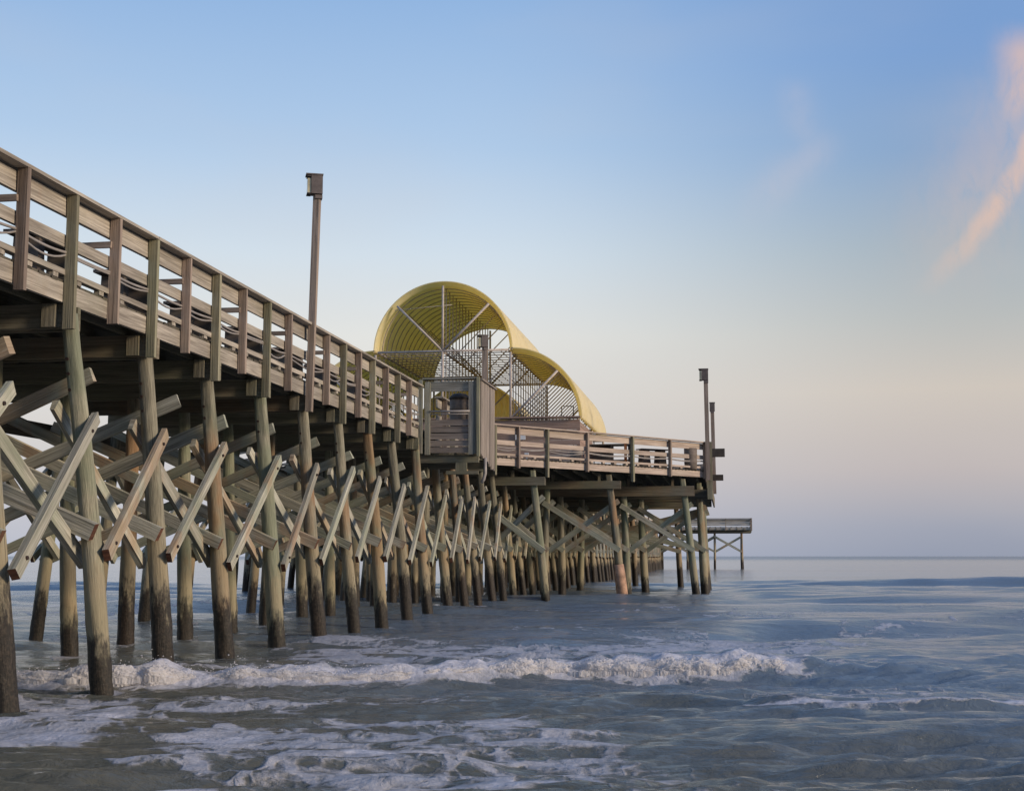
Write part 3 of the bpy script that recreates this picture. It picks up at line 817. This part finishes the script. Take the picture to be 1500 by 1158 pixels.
def foam_density(u,v):
    u=u/KS; v=v/KS
    vp=v-crest_v(u); on=sst(u,-13,-7.5)*(1-sst(u,3.4,4.1))
    n=fbm(u*.55,v*.9,4,31); n2=fbm(u*.25+4,v*.7+2,3,41)
    F=on*np.exp(-((vp+.05)/.30)**2)*1.1
    F=np.maximum(F,on*.52*sst(vp,-.6,-.2)*(1-sst(vp,.3,1.2)))
    F=np.maximum(F,sst(n2,.40,.62)*.62*sst(vp,.2,1.0)*(1-sst(vp,7,11))*sst(u,-5,-3)*(1-sst(u,3.5,7)))         # lace behind the breaker
    F=np.maximum(F,.75*np.exp(-((vp-.12)/.16)**2)*sst(u,2.8,3.3)*(1-sst(u,4.2,5.2))); F=np.maximum(F,.55*np.exp(-((vp-.5)/.5)**2)*sst(u,2.8,3.6)*(1-sst(u,5,7.5))*sst(n,.42,.6))
    F=np.maximum(F,1.0*sst(u,2.0,2.7)*np.exp(-((v-crest2(u)-.01)/.07)**2)*sst(fbm(u*1.4,v*.1,3,77),.22,.42))
    # foreground sheets
    c=12.15+.10*np.sin(u*2); F=np.maximum(F,.80*np.exp(-(((v-c)/.42)**2))*sst(u,-2.9,-2.0)*(1-sst(u,-.3,.6))*sst(n,.26,.42))
    F=np.maximum(F,.68*np.exp(-(((v-12.55)/.22)**2))*sst(u,-1.2,-.5)*(1-sst(u,1.0,2.6))*sst(n,.4,.52))
    c=9.32+.10*np.sin(u*1.7+1)+.05*u; F=np.maximum(F,.80*np.exp(-(((v-c)/.27)**2))*(1-sst(u,.2,1.6))*sst(n,.28,.46)*.86)
    c=10.35+.18*np.sin(u*1.3)+.22*(u+2); F=np.maximum(F,.72*np.exp(-(((v-c)/.25)**2))*(1-sst(u,-.6,.4))*sst(n,.28,.46))
    F=np.maximum(F,.50*sst(n,.36,.56)*(1-sst(u,.2,2.4))*(1-sst(v,11.5,13)))
    F=np.maximum(F,.80*(1-sst(u,-2.6,-1.0))*sst(v,9.4,9.9)*(1-sst(v,13.2,15.0))*sst(n,.30,.52))
    F=np.maximum(F,.56*(1-sst(u,-.8,.8))*sst(v,12.2,13)*(1-sst(v,15.2,16.2))*sst(n2,.34,.56))
    F=np.maximum(F,.42*sst(n2,.50,.7)*(1-sst(v,14,18))*sst(u,-.5,2))
    F=np.maximum(F,.38*sst(n2,.52,.75)*sst(v,19,24)*(1-sst(v,36,48)))
    det=fbm(u*3.2,v*5.5,4,63,.62); hol=fbm(u*1.3+2,v*2.6,3,71)
    solid=on*np.exp(-((vp+.12)/.42)**2)
    wx=(u*ca-v*sa)*KS; wy=(u*sa+v*ca)*KS
    for p in piles:
        if p[2]>-13.5 and p[0]<42:
            m_=(np.abs(wx-p[2])<1.2)&(np.abs(wy-p[0])<1.4)
            d2=((wx[m_]-p[2]-.05)/.33)**2+((wy[m_]-p[0]+.12)/.42)**2
            F[m_]=np.maximum(F[m_],.58*np.exp(-d2))
    F=np.clip(F*1.08+(det-.5)*.75*sst(F,.03,.3)-.22*sst(hol,.52,.66)*sst(F,.03,.3)*(1-solid),0,1.2)
    return F
# fan shaped grid, dense where the breakers are
vs=[]; v=2.2
while v<9000:
    vs.append(v)
    d=max(.020,v*v/2900.)
    if 43<v<76: d=.42
    if 15.8<v<19.2: d=.032
    elif 13.6<v<14.6: d=.026
    d=min(d,v*.06); v+=d
vs=np.array(vs); 
ts=np.concatenate([np.linspace(-2.2,-.52,70)[:-1],np.linspace(-.52,.46,760),np.linspace(.46,2.2,70)[1:]])
V,T=np.meshgrid(vs,ts,indexing='ij'); U=T*V
DV=np.gradient(vs)[:,None]*np.ones_like(T)
Hs=sea(U,V,np.maximum(DV,V*.0013))
Hs=Hs*np.clip(1-(V-150)/600,0,1)
FD=foam_density(U,V)
# rough turbulent surface where white water is thick
turb=np.clip(FD-.5,0,1)*2*(np.abs(V/KS-crest_v(U/KS))<1.0)
Hs=Hs+turb*.07*(fbm(U*5,V*7,4,51)-.42)
X=U*ca-V*sa; Y=U*sa+V*ca
nv,nt_=V.shape
co=np.stack([X,Y,Hs],-1).reshape(-1,3).astype(np.float32)
idx=np.arange(nv*nt_).reshape(nv,nt_)
quads=np.stack([idx[:-1,:-1],idx[:-1,1:],idx[1:,1:],idx[1:,:-1]],-1).reshape(-1,4)
def np_mesh(name,co,quads,attrs={}):
    me=bpy.data.meshes.new(name)
    me.vertices.add(len(co)); me.vertices.foreach_set('co',co.ravel())
    me.loops.add(quads.size); me.loops.foreach_set('vertex_index',quads.ravel().astype(np.int32))
    me.polygons.add(len(quads)); me.polygons.foreach_set('loop_start',np.arange(0,quads.size,4,dtype=np.int32))
    try: me.polygons.foreach_set('loop_total',np.full(len(quads),4,dtype=np.int32))
    except Exception: pass
    me.update(calc_edges=True)
    me.polygons.foreach_set('use_smooth',np.ones(len(quads),dtype=bool))
    for k,a in attrs.items():
        at=me.attributes.new(k,'FLOAT','POINT'); at.data.foreach_set('value',a.ravel().astype(np.float32))
    return me
def foam_nodes(nt,geo,dens):
    wob=nt.new('ShaderNodeTexNoise'); wob.inputs['Scale'].default_value=1.6; wob.inputs['Detail'].default_value=4
    nt.link(geo,wob.inputs['Vector'])
    vm=nt.new('ShaderNodeVectorMath',operation='MULTIPLY_ADD'); nt.link(wob.outputs['Color'],vm.inputs[0]); vm.inputs[1].default_value=(.9,.9,0); nt.link(geo,vm.inputs[2])
    def vor(sc):
        v_=nt.new('ShaderNodeTexVoronoi',feature='DISTANCE_TO_EDGE'); v_.inputs['Scale'].default_value=sc; nt.link(vm.outputs[0],v_.inputs['Vector']); return v_.outputs['Distance']
    a=nt.math('SUBTRACT',1.0,nt.smooth(vor(1.7),0,.28)); b=nt.math('SUBTRACT',1.0,nt.smooth(vor(5.5),0,.32))
    n=nt.noise(geo,3.5,6,.65)
    st_=nt.noise(nt.mapping(geo,(1.3,4.5,1),(0,0,0),(0,0,-ALPHA)),2.2,6,.68,.8)
    l=nt.math('ADD',nt.math('MULTIPLY',a,.30),nt.math('ADD',nt.math('MULTIPLY',b,.20),nt.math('ADD',nt.math('MULTIPLY',n,.30),nt.math('MULTIPLY',st_,.75))))
    x=nt.math('ADD',nt.math('MULTIPLY',dens,1.15),nt.math('SUBTRACT',l,.80))
    m=nt.smooth(x,.36,.74)
    return nt.math('MULTIPLY',m,nt.smooth(dens,.03,.2))
def sea_mat():
    m,nt,bs=material('sea_water')
    geo=nt.new('ShaderNodeNewGeometry').outputs['Position']
    dens=nt.new('ShaderNodeAttribute',attribute_name='foam').outputs['Fac']
    rot=nt.mapping(geo,(1,1,1),(0,0,0),(0,0,-ALPHA))
    silt=nt.noise(rot,.18,4,.6)
    sx=nt.new('ShaderNodeSeparateXYZ'); nt.link(rot,sx.inputs[0])
    # silty brown-green inshore, bluer out and right, sky reflection painted into the colour
    off=nt.smooth(nt.math('ADD',sx.outputs[1],nt.math('MULTIPLY',sx.outputs[0],1.6)),8,27)
    base=nt.mix(off,(.105,.098,.070,1),(.125,.168,.215,1))
    base=nt.mix(nt.math('MULTIPLY',nt.smooth(silt,.35,.7),nt.math('SUBTRACT',1.0,nt.math('MULTIPLY',off,.8))),base,(.080,.083,.066,1))
    fm=foam_nodes(nt,geo,dens)
    fine=nt.noise(geo,14,4,.6)
    fcol=nt.mix(nt.smooth(fine,.3,.7),(.44,.435,.47,1),(.62,.61,.65,1))
    c=nt.mix(nt.math('MULTIPLY',fm,nt.math('ADD',.62,nt.math('MULTIPLY',nt.smooth(dens,.6,1.0),.28))),base,fcol)
    nt.link(c,bs.inputs['Base Color'])
    rg=nt.math('ADD',.07,nt.math('MULTIPLY',fm,.5))
    far_=nt.smooth(sx.outputs[1],25,120)
    rg=nt.math('ADD',rg,nt.math('MULTIPLY',far_,.05)); rg=nt.math('ADD',rg,nt.math('MULTIPLY',nt.smooth(sx.outputs[1],250,900),.16))
    nt.link(rg,bs.inputs['Roughness'])
    bs.inputs['IOR'].default_value=1.333
    r1=nt.noise(nt.mapping(rot,(1.6,4.2,1)),3.2,5,.68,.4); r2=nt.noise(nt.mapping(rot,(1.0,3.2,1)),.8,4,.55,.4)
    b=nt.new('ShaderNodeBump'); nt.link(nt.math('ADD',nt.math('SUBTRACT',1.0,nt.math('MULTIPLY',nt.smooth(sx.outputs[1],22,90),.62)),nt.math('MULTIPLY',nt.smooth(sx.outputs[1],250,900),.7)),b.inputs['Strength']); b.inputs['Distance'].default_value=.065
    h=nt.math('ADD',nt.math('MULTIPLY',r1,.55),nt.math('MULTIPLY',r2,1.2))
    h=nt.math('ADD',h,nt.math('MULTIPLY',fm,nt.math('ADD',.22,nt.math('MULTIPLY',fine,.2))))
    nt.link(h,b.inputs['Height']); nt.link(b.outputs[0],bs.inputs['Normal'])
    return m
M['sea']=sea_mat()
me=np_mesh('sea_water',co,quads,{'foam':FD}); me.materials.append(M['sea'])
so=bpy.data.objects.new('sea_water',me); col.objects.link(so); tag(so,kind='structure')

# ---- tumbling white water of the breaker
def foam_mat():
    m,nt,bs=material('white_water')
    geo=nt.new('ShaderNodeNewGeometry').outputs['Position']
    n=nt.noise(geo,9,6,.7)
    nt.link(nt.mix(nt.smooth(n,.25,.65),(.74,.70,.68,1),(.93,.90,.89,1)),bs.inputs['Base Color'])
    bs.inputs['Roughness'].default_value=.8
    bs.inputs['Subsurface Weight'].default_value=.0
    b=nt.new('ShaderNodeBump'); b.inputs['Strength'].default_value=.8; b.inputs['Distance'].default_value=.03
    nt.link(nt.noise(geo,30,6,.75),b.inputs['Height']); nt.link(b.outputs[0],bs.inputs['Normal'])
    tr=nt.new('ShaderNodeBsdfTranslucent'); tr.inputs[0].default_value=(.93,.90,.89,1)
    mx=nt.new('ShaderNodeMixShader'); mx.inputs[0].default_value=.45
    out=[x for x in nt.n if x.type=='OUTPUT_MATERIAL'][0]
    nt.link(bs.outputs[0],mx.inputs[1]); nt.link(tr.outputs[0],mx.inputs[2]); nt.link(mx.outputs[0],out.inputs[0])
    return m
M['foam']=foam_mat()
def roller(u0,u1,cf,af,rad,nu,nt2,seed,name,label,edge=.5,endr=None):
    us=np.linspace(u0,u1,nu); tt=np.linspace(-.35,math.pi*.95,nt2)
    UU,TT=np.meshgrid(us,tt,indexing='ij')
    A=af(UU); env=sst(UU,u0,u0+edge)*(1-sst(UU,u1-(endr or edge),u1))
    big=.75+.5*fbm(UU*1.7,UU*0+3,3,seed+5)
    r=rad*np.clip(A/.2,.3,1.4)*env*big
    # half ellipse lying on the front of the wave, profile angle TT from toe to back
    cv=cf(UU)-.10; cz=A*.42
    no=fbm(UU*5,TT*1.6,4,seed,.5); no2=fbm(UU*13+5,TT*4,4,seed+9,.6); no3=fbm(UU*60,TT*18,3,seed+19,.6)
    k=1+.62*(no-.5)+.45*(no2-.5)+.16*(no3-.5)+.5*(fbm(UU*2.3,TT*1.1,2,seed+3)-.5)
    vv=cv-np.cos(TT)*r*1.25*k+.05*(no2-.5); zz=cz+np.sin(TT)*r*1.0*k+(k-1)*.03
    uu=UU+.07*(fbm(UU*8,TT*5,3,seed+20)-.5)
    zz=np.where(TT<0,zz-.05,zz)
    uu=uu*KS; vv=vv*KS; co=np.stack([uu*ca-vv*sa,uu*sa+vv*ca,zz],-1).reshape(-1,3).astype(np.float32)
    ix=np.arange(nu*nt2).reshape(nu,nt2)
    q=np.stack([ix[:-1,:-1],ix[:-1,1:],ix[1:,1:],ix[1:,:-1]],-1).reshape(-1,4)
    me=np_mesh(name,co,q); me.materials.append(M['foam'])
    o=bpy.data.objects.new(name,me); col.objects.link(o); tag(o,label,'surf foam',kind='stuff'); return o
roller(-13,4.15,crest_v,bamp,.14,2600,80,61,'breaker_foam','tumbling white foam of the breaking wave in front of the piles',.8,.9)
# spray droplets and clots thrown from the crest
def spray():
    v=[];f=[]
    base=[(1,0,0),(-1,0,0),(0,1,0),(0,-1,0),(0,0,1),(0,0,-1)]
    tri=[(0,2,4),(2,1,4),(1,3,4),(3,0,4),(2,0,5),(1,2,5),(3,1,5),(0,3,5)]
    r=np.random.default_rng(3)
    def clot(u,vv,z,s):
        n=len(v)
        x=(u*ca-vv*sa)*KS; y=(u*sa+vv*ca)*KS
        for b in base:
            k=s*(.6+.8*r.random()); v.append((x+b[0]*k*1.3,y+b[1]*k,z+b[2]*k*.8))
        for t in tri: f.append((n+t[0],n+t[1],n+t[2]))
    N=2600
    us=r.uniform(-12,4.1,N)
    cl=fbm(us*1.1,us*0,3,200); 
    for u,c in zip(us,cl):
        if r.random()>sst(c,.35,.65)*1.0+.15: continue
        A=float(bamp(np.array(u))); vv=float(crest_v(np.array(u)))+r.normal(-.12,.13)
        z=A*.75+abs(r.normal(0,.05+.10*max(0,c-.45)))+.02
        clot(u,vv,z,.003+.008*r.random()**2)
    for (u,vv) in [(float(p[2]*ca+p[0]*sa),float(-p[2]*sa+p[0]*ca)) for p in piles if p[2]>-7.6 and 20<p[0]<30]:
        for _ in range(0): clot(u+r.normal(-.1,.10),vv-.2+r.normal(0,.05),abs(r.normal(0,.06))+.01,.004+.02*r.random())
    me=bpy.data.meshes.new('spray'); me.from_pydata(v,[],f); me.materials.append(M['foam'])
    o=bpy.data.objects.new('spray',me); col.objects.link(o); tag(o,'fine spray thrown up along the breaking wave crest','spray',kind='stuff')
spray()

def unseen_beach_blocker():  # unseen beach; dune ridge added to block low sky light behind the camera
    us=np.linspace(-260,260,140); vv=np.concatenate([np.linspace(4.5,-12,40),np.linspace(-13,-60,50)])
    VV,UU=np.meshgrid(vv,us,indexing='ij')
    z=-.25+(4.5-VV)*.055
    dune_blocker=sst(-VV,11,24)*(4.5+3.0*fbm(UU*.06,VV*.08,4,301)); z=z+dune_blocker+.04*fbm(UU*1.5,VV*1.5,3,303)
    co=np.stack([UU*ca-VV*sa,UU*sa+VV*ca,z],-1).reshape(-1,3).astype(np.float32)
    ix=np.arange(VV.size).reshape(VV.shape)
    q=np.stack([ix[:-1,:-1],ix[1:,:-1],ix[1:,1:],ix[:-1,1:]],-1).reshape(-1,4)
    me=np_mesh('unseen_beach_blocker',co,q); m,nt,bs=material('wet_sand')
    geo=nt.new('ShaderNodeNewGeometry').outputs['Position']
    nt.link(nt.mix(nt.noise(geo,.4,6,.6),(.10,.085,.06,1),(.20,.17,.12,1)),bs.inputs['Base Color']); bs.inputs['Roughness'].default_value=.8
    me.materials.append(m); o=bpy.data.objects.new('unseen_beach_blocker',me); col.objects.link(o); tag(o,kind='structure')
unseen_beach_blocker()
# ------------------------------------------------------------------ sky, sun, camera
def pix(x,y,f=2000.):
    cx=(x-750)/f; cy=(579-y)/f; c,n=math.cos(PITCH),math.sin(PITCH)
    d=c-n*cy; return cx/d,(n+c*cy)/d
w=bpy.data.worlds.new('World'); sc.world=w; w.use_nodes=True; nt=NT(w.node_tree)
bg=[n for n in nt.n if n.type=='BACKGROUND'][0]
SUN_AZ=103      # clockwise from +Y, light from the right and slightly behind
SUN_EL=17
sky=nt.new('ShaderNodeTexSky',sky_type='NISHITA'); sky.sun_disc=False; sky.sun_elevation=R(SUN_EL); sky.sun_rotation=R(SUN_AZ)
tc=nt.new('ShaderNodeTexCoord').outputs['Generated']
rt=nt.new('ShaderNodeVectorRotate',rotation_type='Z_AXIS'); nt.link(tc,rt.inputs['Vector']); rt.inputs['Angle'].default_value=-ALPHA
sp=nt.new('ShaderNodeSeparateXYZ'); nt.link(rt.outputs[0],sp.inputs[0]); dx,dy,dz=sp.outputs
el=nt.math('ARCSINE',dz)            # radians
e=nt.math('DIVIDE',nt.math('MAXIMUM',el,0.0),R(90))
az=nt.math('ARCTAN2',dx,dy)
def srgb(*c): return lin(*c)
def st(deg): return deg/90.
left=nt.ramp(e,[(0,srgb(184,190,206)),(st(2),srgb(198,198,208)),(st(5),srgb(218,213,210)),(st(9),srgb(232,232,228)),(st(12.5),srgb(214,227,238)),(st(17),srgb(179,206,236)),(st(23),srgb(148,184,228)),(st(40),srgb(122,160,212)),(1,srgb(92,128,190))])
right=nt.ramp(e,[(0,srgb(150,158,178)),(st(1.2),srgb(160,165,182)),(st(3.4),srgb(192,183,184)),(st(6.7),srgb(210,200,190)),(st(9.5),srgb(188,191,190)),(st(12.5),srgb(165,180,192)),(st(16),srgb(138,168,204)),(st(20),srgb(125,162,212)),(st(40),srgb(112,148,205)),(1,srgb(90,126,188))])
fa=nt.smooth(az,R(-3),R(20))
g=nt.mix(fa,left,right)
# pale glow low in the middle
gn=nt.noise(nt.mapping(rt.outputs[0],(2,2,7)),1.6,3,.5)
g=nt.mix(nt.math('MULTIPLY',nt.smooth(gn,.45,.75),.12),g,srgb(214,206,200))
# faint, warm lit cirrus streaks
q_x=nt.math('DIVIDE',dx,nt.math('MAXIMUM',dy,.05)); q_y=nt.math('DIVIDE',dz,nt.math('MAXIMUM',dy,.05))
cb=nt.new('ShaderNodeCombineXYZ'); nt.link(q_x,cb.inputs[0]); nt.link(q_y,cb.inputs[1]); Q=cb.outputs[0]
cn=nt.noise(nt.mapping(Q,(1.6,.7,1),(2,1,0),(0,0,-.55)),38,7,.66,.5); cn2=nt.noise(Q,9,4,.6)
fwd=nt.math('GREATER_THAN',dy,.05)
def streak(x0,y0,x1,y1,wpx,bend=0):
    a=Vector(pix(x0,y0)); b=Vector(pix(x1,y1)); d=b-a; L=d.length; d.normalize(); n=Vector((-d.y,d.x))
    s=nt.math('ADD',nt.math('ADD',nt.math('MULTIPLY',q_x,d.x),nt.math('MULTIPLY',q_y,d.y)),-(a.x*d.x+a.y*d.y))
    s=nt.math('DIVIDE',s,L)
    t=nt.math('ADD',nt.math('ADD',nt.math('MULTIPLY',q_x,n.x),nt.math('MULTIPLY',q_y,n.y)),-(a.x*n.x+a.y*n.y))
    t=nt.math('ADD',t,nt.math('MULTIPLY',nt.math('SUBTRACT',cn2,.5),.03))
    if bend: t=nt.math('ADD',t,nt.math('MULTIPLY',nt.math('MULTIPLY',s,nt.math('SUBTRACT',1.0,s)),bend))
    wd=wpx/2000.
    k=nt.math('DIVIDE',t,wd); k=nt.math('POWER',2.718,nt.math('MULTIPLY',nt.math('MULTIPLY',k,k),-1.0))
    env=nt.math('MULTIPLY',nt.smooth(s,-.08,.55),nt.math('SUBTRACT',1.0,nt.smooth(s,.8,1.15)))
    return nt.math('MULTIPLY',nt.math('MULTIPLY',k,env),nt.smooth(cn,.10,.60))
c1=nt.math('MAXIMUM',streak(1345,440,1530,165,21,.03),nt.math('MULTIPLY',streak(1478,215,1500,50,32,0),.9))
c1=nt.math('MAXIMUM',c1,nt.math('MULTIPLY',streak(1330,440,1540,130,80,0),.38))
c1=nt.math('MULTIPLY',nt.math('MULTIPLY',c1,fwd),.66)
g=nt.mix(c1,g,srgb(243,200,172))
c2=nt.math('MULTIPLY',nt.math('MAXIMUM',streak(1075,330,1215,205,30,0),nt.math('MULTIPLY',streak(1190,245,1160,120,26,0),.7)),fwd)
g=nt.mix(nt.math('MULTIPLY',c2,.28),g,srgb(208,200,208))
below=nt.smooth(el,R(-3),R(-.5))
skys=nt.mix(1.0,sky.outputs[0],(.10,.10,.10,1),'MULTIPLY')
tot=nt.mix(.06,g,skys)
nt.link(tot,bg.inputs[0]); bg.inputs[1].default_value=1.0
sun=bpy.data.lights.new('sun','SUN'); sun.energy=3.3; sun.angle=R(12); sun.color=(1,.82,.62)
sl=bpy.data.objects.new('sun',sun); col.objects.link(sl)
az_=R(SUN_AZ); dirv=Vector((math.sin(az_)*math.cos(R(SUN_EL)),math.cos(az_)*math.cos(R(SUN_EL)),math.sin(R(SUN_EL))))
sl.rotation_euler=dirv.to_track_quat('Z','Y').to_euler(); sl.location=(30,-10,30)
cam=bpy.data.cameras.new('camera'); co_=bpy.data.objects.new('camera',cam); col.objects.link(co_)
co_.location=(0,0,E0); co_.rotation_euler=(R(90)+PITCH,0,ALPHA); cam.lens=48; cam.sensor_width=36; cam.clip_end=20000; cam.clip_start=.05
sc.camera=co_
sc.view_settings.view_transform='Standard'; sc.view_settings.look='None'; sc.view_settings.gamma=1; sc.view_settings.exposure=0
sc.render.engine='CYCLES'
sc.cycles.max_bounces=6; sc.cycles.diffuse_bounces=2; sc.cycles.glossy_bounces=2; sc.cycles.transmission_bounces=3
